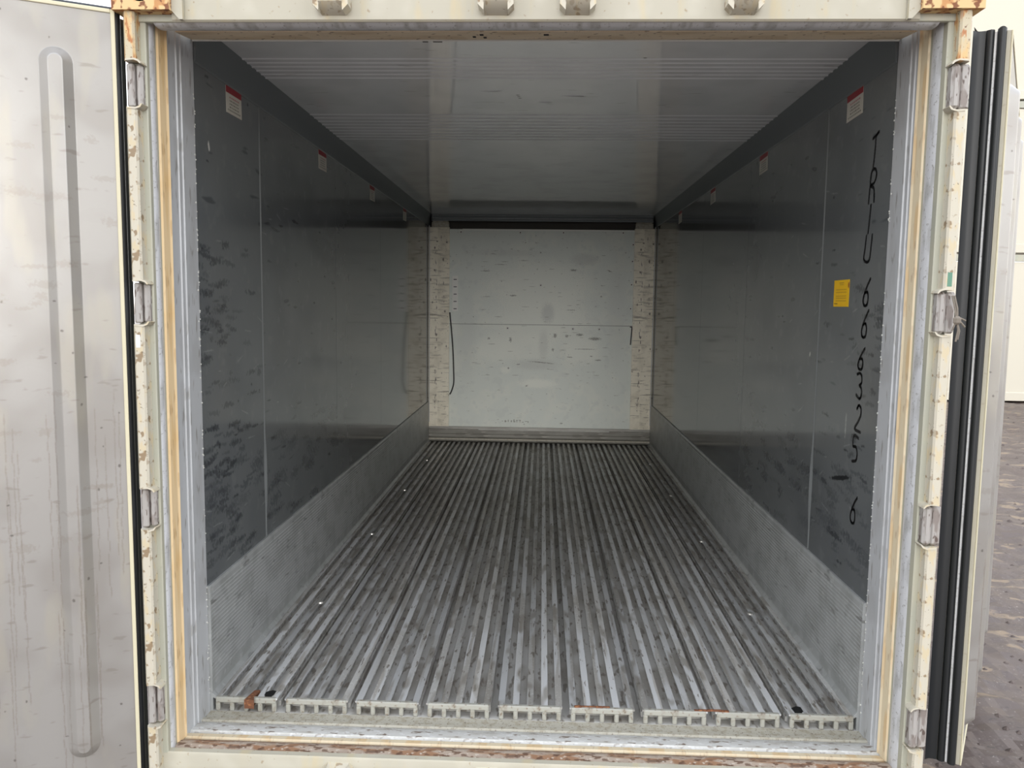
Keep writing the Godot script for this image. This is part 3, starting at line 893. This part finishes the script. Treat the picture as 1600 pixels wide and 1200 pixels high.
# ------------------------------------------------------------------ door frame
func frame() -> void:
	# header
	var h := thing("header_beam", "cream painted steel header above the doorway with four rusty keepers", "beam")
	var st := new_st()
	extrude(st, [Vector2(0.33, 2.40), Vector2(0.33, 2.216), Vector2(0.324, 2.211), Vector2(0.20, 2.24), Vector2(0.0, 2.262), Vector2(0.0, 2.40)], "x", -1.06, 1.06, 0.97)
	obj("beam_body", st, M.cream, h)
	st = new_st()
	var pr := []
	for k in 9:
		var a := PI * k / 8.0
		pr.append(Vector2(0.262 + cos(a) * 0.052, 2.229 - sin(a) * 0.02 - cos(a) * 0.008))
	pr.append(Vector2(0.21, 2.25))
	pr.append(Vector2(0.314, 2.25))
	extrude(st, pr, "x", -1.125, 1.125, 0.6)
	obj("seal_seat", st, M.seat, h)
	st = new_st()
	extrude(st, [Vector2(0.17, 2.238), Vector2(0.168, 2.2345), Vector2(0.055, 2.248), Vector2(0.055, 2.26), Vector2(0.17, 2.26)], "x", -1.125, 1.125)
	obj("thermal_strip", st, M.tan_grey, h)
	st = new_st()
	extrude(st, [Vector2(0.05, 2.248), Vector2(0.046, 2.2455), Vector2(0.026, 2.252), Vector2(0.022, 2.258), Vector2(0.022, 2.27), Vector2(0.05, 2.27)], "x", -1.125, 1.125)
	obj("edge_bead", st, M.sealant, h)
	st = new_st()
	cbox(st, Vector3(-W, 2.262, -0.004), Vector3(W, 2.33, 0.02))
	obj("liner_return", st, M.jamb, h)
	for q in [[-0.37, 2.2375, 0.03, 0.018], [-0.33, 2.2375, 0.03, 0.03], [-0.18, 2.226, 0.13, 0.012], [-0.172, 2.231, 0.09, 0.01], [-0.205, 2.229, 0.1, 0.01], [0.02, 2.226, 0.13, 0.016]]:
		st = new_st()
		var cy: float = 2.2345 + (0.168 - q[2]) * 0.1195
		cbox(st, Vector3(q[0] - q[3] * 0.5, cy - 0.0012, q[2] - 0.008), Vector3(q[0] + q[3] * 0.5, cy + 0.002, q[2] + 0.008), 0.0005)
		obj("paint_chip", st, M.hole, h)
	for x: float in [-0.587, -0.122, 0.107, 0.569]:
		keeper(h, Vector3(x, 2.262, 0.33), 1.0)

	# sill
	var s := thing("sill_beam", "worn rusty door sill with peeling white paint across the doorway", "beam")
	st = new_st()
	extrude(st, [Vector2(0.0, -0.2), Vector2(0.0, -0.0505), Vector2(0.055, -0.0505), Vector2(0.06, -0.043), Vector2(0.074, -0.043), Vector2(0.078, -0.049), Vector2(0.078, -0.2)], "x", -W, W, 0.97)
	obj("drain_tray", st, M.tray, s)
	st = new_st()
	extrude(st, [Vector2(0.078, -0.2), Vector2(0.078, -0.05), Vector2(0.085, -0.046), Vector2(0.12, -0.036), Vector2(0.155, -0.036), Vector2(0.165, -0.044), Vector2(0.168, -0.2)], "x", -1.146, 1.146, 0.9)
	obj("white_ramp", st, M.sill_white, s)
	st = new_st()
	extrude(st, [Vector2(0.172, -0.2), Vector2(0.172, -0.044), Vector2(0.176, -0.036), Vector2(0.198, -0.034), Vector2(0.202, -0.04), Vector2(0.202, -0.2)], "x", -1.146, 1.146, 0.9)
	obj("thermal_strip", st, M.tan_pale, s)
	st = new_st()
	extrude(st, [Vector2(0.202, -0.2), Vector2(0.202, -0.05), Vector2(0.21, -0.038), Vector2(0.235, -0.028), Vector2(0.262, -0.026), Vector2(0.28, -0.032), Vector2(0.286, -0.045), Vector2(0.286, -0.2)], "x", -1.145, 1.145, 0.7)
	obj("seal_seat", st, M.sill_rust, s)
	st = new_st()
	extrude(st, [Vector2(0.288, -0.21), Vector2(0.288, -0.024), Vector2(0.292, -0.020), Vector2(0.31, -0.022), Vector2(0.313, -0.03), Vector2(0.313, -0.21)], "x", -1.18, 1.18, 0.9)
	obj("face_plate", st, M.cream, s)
	for x: float in [-0.60, -0.13, 0.11, 0.57]:
		keeper(s, Vector3(x, -0.075, 0.313), -1.0)

	# jambs
	for d: float in [-1.0, 1.0]:
		var j := thing("door_jamb", "grey metal jamb with an %s strip on the %s side of the doorway" % ["orange tan" if d < 0 else "pale cream", "left" if d < 0 else "right"], "jamb")
		var x: float = d * W
		st = new_st()
		extrude(st, [Vector2(x + d * 0.03, 0.0), Vector2(x + d * 0.001, 0.0), Vector2(x - d * 0.002, 0.004), Vector2(x - d * 0.002, 0.095), Vector2(x - d * 0.006, 0.098), Vector2(x - d * 0.006, 0.104), Vector2(x - d * 0.002, 0.107), Vector2(x - d * 0.001, 0.124), Vector2(x - d * 0.005, 0.127), Vector2(x - d * 0.005, 0.133), Vector2(x - d * 0.001, 0.136), Vector2(x, 0.19), Vector2(x + d * 0.03, 0.19)], "y", -0.05, 2.27, 0.97)
		obj("jamb_plate", st, M.jamb, j)
		st = new_st()
		extrude(st, [Vector2(x + d * 0.03, 0.191), Vector2(x - d * 0.003, 0.192), Vector2(x - d * 0.006, 0.197), Vector2(x - d * 0.003, 0.203), Vector2(x - d * 0.002, 0.206), Vector2(x - d * 0.002, 0.246), Vector2(x + d * 0.003, 0.251), Vector2(x + d * 0.03, 0.251)] if d < 0 else
			[Vector2(x + d * 0.03, 0.15), Vector2(x - d * 0.003, 0.152), Vector2(x - d * 0.006, 0.157), Vector2(x - d * 0.003, 0.163), Vector2(x - d * 0.002, 0.166), Vector2(x - d * 0.002, 0.208), Vector2(x + d * 0.003, 0.212), Vector2(x + d * 0.03, 0.212)], "y", -0.036, 2.245, 0.97)
		obj("thermal_strip", st, M.tan if d < 0 else M.tan_pale, j)
		st = new_st()
		pr = []
		var z0 := 0.256 if d < 0 else 0.218
		for k in 9:
			var a := PI * k / 8.0
			pr.append(Vector2(x + d * (0.004 + 0.005 * (k / 8.0)) - d * sin(a) * 0.007, lerpf(z0, 0.306, k / 8.0)))
		pr.append(Vector2(x + d * 0.03, 0.306))
		pr.append(Vector2(x + d * 0.03, z0))
		extrude(st, pr, "y", -0.045, 2.245, 0.6)
		obj("seal_seat", st, M.seat, j)
		# lumps of dried sealant along the inner edge
		st = new_st()
		for k in 80:
			var y := rng.randf_range(0.0, 2.1)
			disc(st, Vector3(x - d * 0.002, y, rng.randf_range(0.003, 0.012)), Vector3(-d, 0, 0), rng.randf_range(0.0015, 0.004), 0.002, 5)
		var sp := obj("sealant_specks", st, M.sealant, j)
		sp.set_meta("kind", "stuff")

func keeper(parent: Node3D, at: Vector3, up: float) -> void:
	# cam keeper of a locking bar: two cheeks, a lip and a rusty tongue
	var st := new_st()
	# bevelled foot whose underside slopes back to the beam
	extrude(st, [Vector2(0.0, -0.036), Vector2(0.034, -0.026), Vector2(0.05, -0.012), Vector2(0.05, -0.004), Vector2(0.0, -0.004)], "x", -0.034, 0.034, 0.8)
	for e: float in [-1.0, 1.0]:
		extrude(st, [Vector2(e * 0.034, -0.036), Vector2(e * 0.050, -0.02), Vector2(e * 0.047, 0.075), Vector2(e * 0.036, 0.075), Vector2(e * 0.032, 0.0)], "z", 0.0, 0.046, 0.8)
	var o := obj("cam_keeper", st, M.lug, parent)
	o.transform = Transform3D(Basis.from_scale(Vector3(1, 1, 1)), at + Vector3(0, 0.0 if up > 0 else -0.0, 0))
	if up < 0:
		o.rotation.z = PI
	st = new_st()
	cbox(st, Vector3(-0.010, -0.008, 0.004), Vector3(0.012, 0.075, 0.036), 0.004)
	obj("tongue", st, M.casting, o)

# ------------------------------------------------------------------ corner posts
const GAPS := [[0.078, 0.214], [0.711, 0.838], [1.337, 1.465], [1.967, 2.098]]

func corner_post(d: float) -> void:
	var side := "left" if d < 0 else "right"
	var p := thing("corner_post", "cream steel corner post with hinge slots on the %s side of the doorway" % side, "post")
	var st := new_st()
	cbox(st, Vector3(minf(d * 1.148, d * 1.194), -0.2, 0.0), Vector3(maxf(d * 1.148, d * 1.194), 2.262, 0.312), 0.003)
	obj("post_face", st, M.post, p)
	# outer lug strip interrupted by four hinge slots
	var ys := [-0.2]
	for g in GAPS:
		ys.append(g[0])
		ys.append(g[1])
	ys.append(2.245)
	for k in range(0, ys.size(), 2):
		st = new_st()
		var xa := d * 1.164
		var xb := d * 1.199
		extrude(st, [Vector2(xa, 0.30), Vector2(xa, 0.342), Vector2(xa + d * 0.005, 0.348), Vector2(xb - d * 0.008, 0.348), Vector2(xb, 0.338), Vector2(xb, 0.30)], "y", ys[k], ys[k + 1], 0.9)
		obj("hinge_lug", st, M.cream_rust if k == 8 else M.lug, p)
	for g in GAPS:
		for e in 2:
			st = new_st()
			var y: float = g[e]
			var s := 1.0 if e == 0 else -1.0
			# bent lip at the end of each lug
			extrude(st, [Vector2(d * 1.192, y - s * 0.004), Vector2(d * 1.166, y - s * 0.006), Vector2(d * 1.152, y - s * 0.001), Vector2(d * 1.146, y + s * 0.008), Vector2(d * 1.149, y + s * 0.010), Vector2(d * 1.156, y + s * 0.003), Vector2(d * 1.168, y - s * 0.001), Vector2(d * 1.192, y + s * 0.001)], "z", 0.312, 0.350, 0.6)
			obj("lug_lip", st, M.lug, p)
	for g in GAPS:
		st = new_st()
		if d < 0:
			cbox(st, Vector3(-1.198, g[0] + 0.004, 0.30), Vector3(-1.176, g[1] - 0.004, 0.334), 0.004)
			cbox(st, Vector3(-1.175, g[0] + 0.004, 0.30), Vector3(-1.154, g[1] - 0.004, 0.328), 0.007)
		else:
			cbox(st, Vector3(1.179, g[0] + 0.004, 0.27), Vector3(1.208, g[1] - 0.004, 0.334), 0.006)
			cbox(st, Vector3(1.154, g[0] + 0.004, 0.30), Vector3(1.18, g[1] - 0.004, 0.341), 0.008)
		obj("hinge_leaf", st, M.hinge, p)
	# remains of a label on one lug
	st = new_st()
	if d < 0:
		cbox(st, Vector3(-1.189, 1.268, 0.348), Vector3(-1.176, 1.306, 0.3486), 0.0002)
	else:
		cbox(st, Vector3(1.173, 1.476, 0.348), Vector3(1.186, 1.516, 0.3486), 0.0002)
	obj("label_remnant", st, plain(c8(214, 218, 224) if d < 0 else c8(92, 132, 112), 0.6), p)
	# corner casting with its oval hole
	var box := CSGBox3D.new()
	box.name = "corner_casting"
	box.size = Vector3(0.168, 0.15, 0.17)
	box.position = Vector3(d * 1.138, 2.309, 0.275)
	box.material = M.casting
	var inner := CSGBox3D.new()
	inner.name = "pocket"
	inner.operation = CSGShape3D.OPERATION_SUBTRACTION
	inner.size = Vector3(0.12, 0.11, 0.13)
	inner.position = Vector3(0, 0.005, 0.0)
	inner.material = M.hole
	box.add_child(inner)
	var hole := CSGCylinder3D.new()
	hole.name = "hole"
	hole.operation = CSGShape3D.OPERATION_SUBTRACTION
	hole.radius = 0.033
	hole.height = 0.2
	hole.sides = 24
	hole.rotation.x = PI / 2
	hole.position = Vector3(0.0, -0.020, 0.06)
	hole.material = M.rust
	box.add_child(hole)
	p.add_child(box, true)
	# slanted gusset between casting and header
	st = new_st()
	extrude(st, [Vector2(d * 1.054, 2.39), Vector2(d * 1.054, 2.236), Vector2(d * 1.032, 2.212), Vector2(d * 1.022, 2.212), Vector2(d * 1.022, 2.39)], "z", 0.331, 0.345, 0.9)
	obj("gusset", st, M.cream, p)
	st = new_st()
	cbox(st, Vector3(minf(d * 1.03, d * 1.2), 2.214, 0.30), Vector3(maxf(d * 1.03, d * 1.2), 2.262, 0.318), 0.002)
	obj("corner_plate", st, M.post, p)

# ------------------------------------------------------------------ doors
func seal_runs(parent: Node3D, w: float, y0: float, y1: float, sx: float) -> void:
	# rubber seal round the edge: bulb, flap and fin; the hinge edge is at local x = 0 facing -sx
	var bulb := []
	for k in 9:
		var a := PI * k / 8.0
		bulb.append(Vector2(sin(a) * 0.014, -0.028 + cos(a) * 0.014))
	bulb.append(Vector2(-0.002, -0.042))
	bulb.append(Vector2(-0.002, -0.014))
	var flap := [Vector2(-0.002, -0.05), Vector2(0.004, -0.052), Vector2(0.009, -0.060), Vector2(0.007, -0.070), Vector2(0.003, -0.076), Vector2(-0.002, -0.076)]
	var fin := [Vector2(-0.002, -0.0765), Vector2(0.003, -0.077), Vector2(0.005, -0.092), Vector2(0.010, -0.103), Vector2(0.024, -0.114), Vector2(0.012, -0.112), Vector2(-0.002, -0.1075)]
	for q in [["seal_bulb", bulb], ["seal_flap", flap], ["seal_fin", fin]]:
		var st := new_st()
		var v := []
		var t := []
		for k in q[1]:
			v.append(Vector2(-sx * k.x, k.y * 0.87))
			t.append(Vector2(k.y * 0.87, y1 + k.x))
		extrude(st, v, "y", y0, y1 + 0.006, 0.6)
		extrude(st, t, "x", 0.0, sx * w, 0.6)
		obj(q[0], st, M.rubber, parent)

func door_slab(parent: Node3D, w: float, y0: float, y1: float, sx: float) -> void:
	var st := new_st()
	cbox(st, Vector3(minf(0.0, sx * w), y0, -0.092), Vector3(maxf(0.0, sx * w), y1, -0.001), 0.002)
	obj("door_core", st, M.cream, parent)
	# cream edge strips framing the inner sheet
	var e := 0.011
	for q in [[Vector3(0, y0, -0.001), Vector3(sx * e, y1, 0.004)], [Vector3(sx * (w - e), y0, -0.001), Vector3(sx * w, y1, 0.004)], [Vector3(sx * e, y1 - e, -0.001), Vector3(sx * (w - e), y1, 0.004)], [Vector3(sx * e, y0, -0.001), Vector3(sx * (w - e), y0 + e, 0.004)]]:
		st = new_st()
		cbox(st, Vector3(minf(q[0].x, q[1].x), q[0].y, q[0].z), Vector3(maxf(q[0].x, q[1].x), q[1].y, q[1].z), 0.0015)
		obj("edge_strip", st, M.door_trim, parent)
	st = new_st()
	cbox(st, Vector3(minf(-sx * 0.003, 0.0), y0, -0.0435), Vector3(maxf(-sx * 0.003, 0.0), y1, -0.0368), 0.001)
	obj("seal_retainer", st, M.seat, parent)

func door_sheet(parent: Node3D, w: float, y0: float, y1: float, sx: float, ribs: Array) -> void:
	# inner sheet with raised stadium-shaped stiffening ribs
	var uv := func(p: Vector3) -> Vector2: return Vector2(1.0 - absf(p.x) / 1.2, 1.0 - (p.y - y0) / (y1 - y0))
	var st := new_st()
	var e := 0.010
	var a := Vector3(sx * e, y0 + e, 0.0)
	var b := Vector3(sx * (w - e), y0 + e, 0.0)
	var c := Vector3(sx * (w - e), y1 - e, 0.0)
	var d := Vector3(sx * e, y1 - e, 0.0)
	quad(st, a, b, c, d, Vector3(0, 0, 1), [uv.call(a), uv.call(b), uv.call(c), uv.call(d)])
	quad(st, a - Vector3(0, 0, 0.001), b - Vector3(0, 0, 0.001), c - Vector3(0, 0, 0.001), d - Vector3(0, 0, 0.001), Vector3(0, 0, -1))
	obj("inner_sheet", st, M.door, parent)
	for r in ribs:
		st = new_st()
		var lv := [[0.044, 0.0], [0.041, 0.004], [0.020, 0.0255], [0.016, 0.028]]
		var N := 20
		var rings := []
		for q in lv:
			var ring := []
			for k in N * 2:
				var top := k < N
				var an := PI * (k if top else k - N) / (N - 1) + (0.0 if top else PI)
				ring.append(Vector3(sx * r[0] + cos(an) * q[0], (r[2] - 0.044 if top else r[1] + 0.044) + sin(an) * q[0], q[1]))
			rings.append(ring)
		var nz := [0.95, 0.64, 0.64, 0.95]
		for i in lv.size() - 1:
			for k in N * 2:
				var k2 := (k + 1) % (N * 2)
				var P := [rings[i][k], rings[i][k2], rings[i + 1][k2], rings[i + 1][k]]
				var out := []
				for t in 4:
					var kk := k if t == 0 or t == 3 else k2
					var ii := i if t < 2 else i + 1
					var top: bool = kk < N
					var an := PI * (kk if top else kk - N) / (N - 1) + (0.0 if top else PI)
					var z: float = nz[ii]
					out.append((Vector3(cos(an), sin(an), 0) * sqrt(1.0 - z * z) + Vector3(0, 0, z)).normalized())
				for tr in [[0, 1, 2], [0, 2, 3]]:
					var vv := [P[tr[0]], P[tr[1]], P[tr[2]]]
					var nn := [out[tr[0]], out[tr[1]], out[tr[2]]]
					if (vv[1] - vv[0]).cross(vv[2] - vv[0]).z > 0.0:
						vv = [vv[0], vv[2], vv[1]]
						nn = [nn[0], nn[2], nn[1]]
					for t in 3:
						st.set_normal(nn[t])
						st.set_uv(uv.call(vv[t]))
						st.add_vertex(vv[t])
		var cen := Vector3(sx * r[0], (r[1] + r[2]) * 0.5, 0.028)
		for k in N * 2:
			var vv := [cen, rings[3][k], rings[3][(k + 1) % (N * 2)]]
			if (vv[1] - vv[0]).cross(vv[2] - vv[0]).z > 0.0:
				vv = [vv[0], vv[2], vv[1]]
			for t in 3:
				st.set_normal(Vector3(0, 0, 1))
				st.set_uv(uv.call(vv[t]))
				st.add_vertex(vv[t])
		obj("stiffening_rib", st, M.door, parent)

func left_door() -> void:
	var th := deg_to_rad(63.0)
	var d := thing("container_door", "open container door with pale grey inner sheet at the left of the doorway", "door", "", Transform3D(Basis(Vector3(sin(th), 0, -cos(th)), Vector3.UP, Vector3(cos(th), 0, sin(th))), Vector3(-1.221, 0.0, 0.344)))
	door_slab(d, 1.18, -0.13, 2.238, -1.0)
	door_sheet(d, 1.18, -0.13, 2.238, -1.0, [[0.153, 0.012, 2.116], [0.59, 0.012, 2.116], [1.03, 0.012, 2.116]])
	seal_runs(d, 1.18, -0.13, 2.238, -1.0)

func right_door() -> void:
	var dx := Vector3(0.514, 0, -0.858).normalized()
	var d := thing("container_door", "open container door swung back on the right, black rubber seal edge facing the camera", "door", "", Transform3D(Basis(dx, Vector3.UP, dx.cross(Vector3.UP)), Vector3(1.397, 0.0, 0.178)))
	door_slab(d, 1.2, -0.06, 2.238, 1.0)
	door_sheet(d, 1.2, -0.06, 2.238, 1.0, [[0.153, 0.012, 2.116], [0.59, 0.012, 2.116], [1.03, 0.012, 2.116]])
	seal_runs(d, 1.2, -0.06, 2.238, 1.0)

# ------------------------------------------------------------------ stickers on the walls
func sticker_image() -> Image:
	var im := Image.create(150, 100, false, Image.FORMAT_RGB8)
	im.fill(c8(206, 202, 190))
	im.fill_rect(Rect2i(0, 0, 150, 25), c8(150, 26, 40))
	var r := RandomNumberGenerator.new()
	r.seed = 3
	for y in [36, 48, 60, 72, 84]:
		var x := 14 if y > 80 else 32
		while x < (136 if y > 80 else 118):
			var ww := r.randi_range(5, 13)
			im.fill_rect(Rect2i(x, y, ww, 6), c8(132, 128, 116) if y != 36 else c8(178, 120, 118))
			x += ww + 4
	return im

func yellow_image() -> Image:
	var im := Image.create(150, 100, false, Image.FORMAT_RGB8)
	im.fill(c8(238, 190, 22))
	im.fill_rect(Rect2i(52, 9, 46, 4), c8(196, 148, 30))
	im.fill_rect(Rect2i(56, 16, 40, 3), c8(200, 152, 30))
	for y in [34, 44, 58, 66, 76]:
		im.fill_rect(Rect2i(22, y, 104, 4), c8(204, 154, 20))
	im.fill_rect(Rect2i(8, 87, 34, 3), c8(120, 88, 24))
	dab(im, 146, 20, 11, 13, c8(140, 60, 20), 1.0, 0.1)
	return im

func sticker(called: String, m: Material, s: float, z: float, y: float, wd: float, ht: float, label: String, cat: String, group: String, turn := 0.0) -> void:
	var t := thing(called, label, cat, group, Transform3D(Basis(Vector3.RIGHT, turn), Vector3(s * (W - 0.0004), y, z)))
	var st := new_st()
	var n := Vector3(-s, 0, 0)
	var x := -s * 0.0009
	var a := wd * 0.5
	var b := ht * 0.5
	# on the left wall the picture's right is inwards (-z), on the right wall it is outwards (+z)
	var r := s
	quad(st, Vector3(x, -b, -a * r), Vector3(x, -b, a * r), Vector3(x, b, a * r), Vector3(x, b, -a * r), n, [Vector2(0, 1), Vector2(1, 1), Vector2(1, 0), Vector2(0, 0)])
	for e in [[-a, -b, -a, b], [a, -b, a, b], [-a, -b, a, -b], [-a, b, a, b]]:
		quad(st, Vector3(0, e[1], e[0]), Vector3(x, e[1], e[0]), Vector3(x, e[3], e[2]), Vector3(0, e[3], e[2]), Vector3(0, e[1] + e[3], e[0] + e[2]).normalized(), [Vector2(0, 0.9), Vector2(0, 0.9), Vector2(0, 0.9), Vector2(0, 0.9)])
	obj("printed_sheet", st, m, t)

func stickers() -> void:
	var m := uv_mat(sticker_image(), 0.45)
	var nth := ["nearest the doorway", "second from the doorway", "third from the doorway", "farthest from the doorway"]
	for s: float in [-1.0, 1.0]:
		var k := 0
		for z: float in [-0.345, -1.55, -2.775, -4.05]:
			sticker("warning_sticker", m, s, z, 2.148, 0.15, 0.096, "white warning sticker with red top band high on the %s wall, %s" % ["left" if s < 0 else "right", nth[k]], "sticker", "warning stickers under the ceiling", -0.03 if s > 0 else 0.02)
			k += 1
	sticker("yellow_sticker", uv_mat(yellow_image(), 0.45), 1.0, -0.381, 1.467, 0.152, 0.10, "yellow printed sticker on the right wall beside the marker number", "sticker", "")

# ------------------------------------------------------------------ small things
func small_things() -> void:
	var t := thing("level_strip", "narrow white strip with five black marks on the bulkhead's left", "strip")
	var st := new_st()
	cbox(st, Vector3(-0.899, 1.339, -L + 0.0002), Vector3(-0.842, 1.697, -L + 0.002), 0.0005)
	obj("backing", st, M.white, t)
	for k in 5:
		st = new_st()
		var y := 1.66 - k * 0.074
		cbox(st, Vector3(-0.888, y - 0.005, -L + 0.002), Vector3(-0.856, y + 0.004, -L + 0.0028), 0.0002)
		obj("black_mark", st, M.ink, t)
	t = thing("hanging_cable", "thin black cable hanging against the left edge of the bulkhead", "cable")
	st = new_st()
	var z := -L + 0.008
	var pts := []
	var raw := [Vector2(-0.924, 1.327), Vector2(-0.917, 1.249), Vector2(-0.904, 1.118), Vector2(-0.89, 0.935), Vector2(-0.882, 0.725), Vector2(-0.881, 0.606), Vector2(-0.901, 0.526), Vector2(-0.921, 0.486)]
	for q in curve(raw):
		pts.append(Vector3(q.x, q.y, z))
	tube(st, pts, 0.007)
	obj("cable_run", st, M.cable, t)
	t = thing("black_rod", "short black rod on the right edge of the bulkhead below the seam", "rod")
	st = new_st()
	tube(st, [Vector3(0.926, 1.20, z), Vector3(0.924, 1.15, z), Vector3(0.915, 1.02, z)], 0.006)
	cbox(st, Vector3(0.905, 1.196, -L), Vector3(0.93, 1.206, z), 0.001)
	obj("rod_body", st, M.cable, t)
	# frayed rope end caught in a hinge of the right post
	t = thing("rope_scrap", "frayed scrap of grey rope caught in the right post's second hinge slot", "rope")
	var base := Vector3(1.196, 1.384, 0.362)
	var strands := [[Vector3(-0.008, 0.066, -0.01), Vector3(-0.003, 0.03, 0.0), Vector3(0.0, 0.0, 0.004)], [Vector3(-0.003, 0.066, -0.008), Vector3(0.002, 0.03, 0.002), Vector3(0.003, 0.0, 0.004)], [Vector3(0, 0, 0.004), Vector3(0.01, -0.008, 0.008), Vector3(0.024, -0.022, 0.006)], [Vector3(0, 0.004, 0.004), Vector3(0.012, 0.002, 0.006), Vector3(0.026, -0.004, 0.004)], [Vector3(0, 0, 0.004), Vector3(0.006, -0.03, 0.006), Vector3(0.003, -0.064, 0.002)], [Vector3(0, 0, 0.004), Vector3(-0.006, -0.02, 0.006), Vector3(-0.01, -0.034, 0.002)], [Vector3(0.004, -0.01, 0.004), Vector3(0.01, -0.034, 0.005), Vector3(0.008, -0.058, 0.002)]]
	for q in strands:
		st = new_st()
		var pp := []
		for v in q:
			pp.append(base + v)
		tube(st, pp, 0.0026, 6)
		obj("strand", st, M.rope, t)
	st = new_st()
	cbox(st, base + Vector3(-0.01, -0.016, 0.0), base + Vector3(0.012, 0.008, 0.014), 0.006)
	obj("knot", st, M.rope, t)

# ------------------------------------------------------------------ stacked containers across the yard
func far_containers() -> void:
	var nm := ["bottom", "middle", "top"]
	for col in 2:
		for tier in 3:
			var c := thing("shipping_container", "cream shipping container across the yard, %s of the %s stack" % [nm[tier], "nearer" if col == 0 else "rightmost"], "container", "stacked containers across the yard")
			c.position = Vector3(1.0 + col * 12.6, -0.19 + tier * 2.62, -11.8)
			var st := new_st()
			cbox(st, Vector3(0.04, 0.12, -2.4), Vector3(12.15, 2.46, -0.02))
			obj("side_panel", st, M.cream_far, c)
			st = new_st()
			cbox(st, Vector3(0.0, 0.0, -0.1), Vector3(12.19, 0.15, 0.0), 0.006)
			obj("bottom_rail", st, M.cream_far, c)
			st = new_st()
			cbox(st, Vector3(0.0, 2.47, -0.1), Vector3(12.19, 2.585, 0.0), 0.006)
			obj("top_rail", st, M.post, c)
			for x: float in [0.0, 12.03]:
				st = new_st()
				cbox(st, Vector3(x, 0.15, -0.1), Vector3(x + 0.16, 2.47, 0.0), 0.006)
				obj("corner_upright", st, M.cream_far, c)
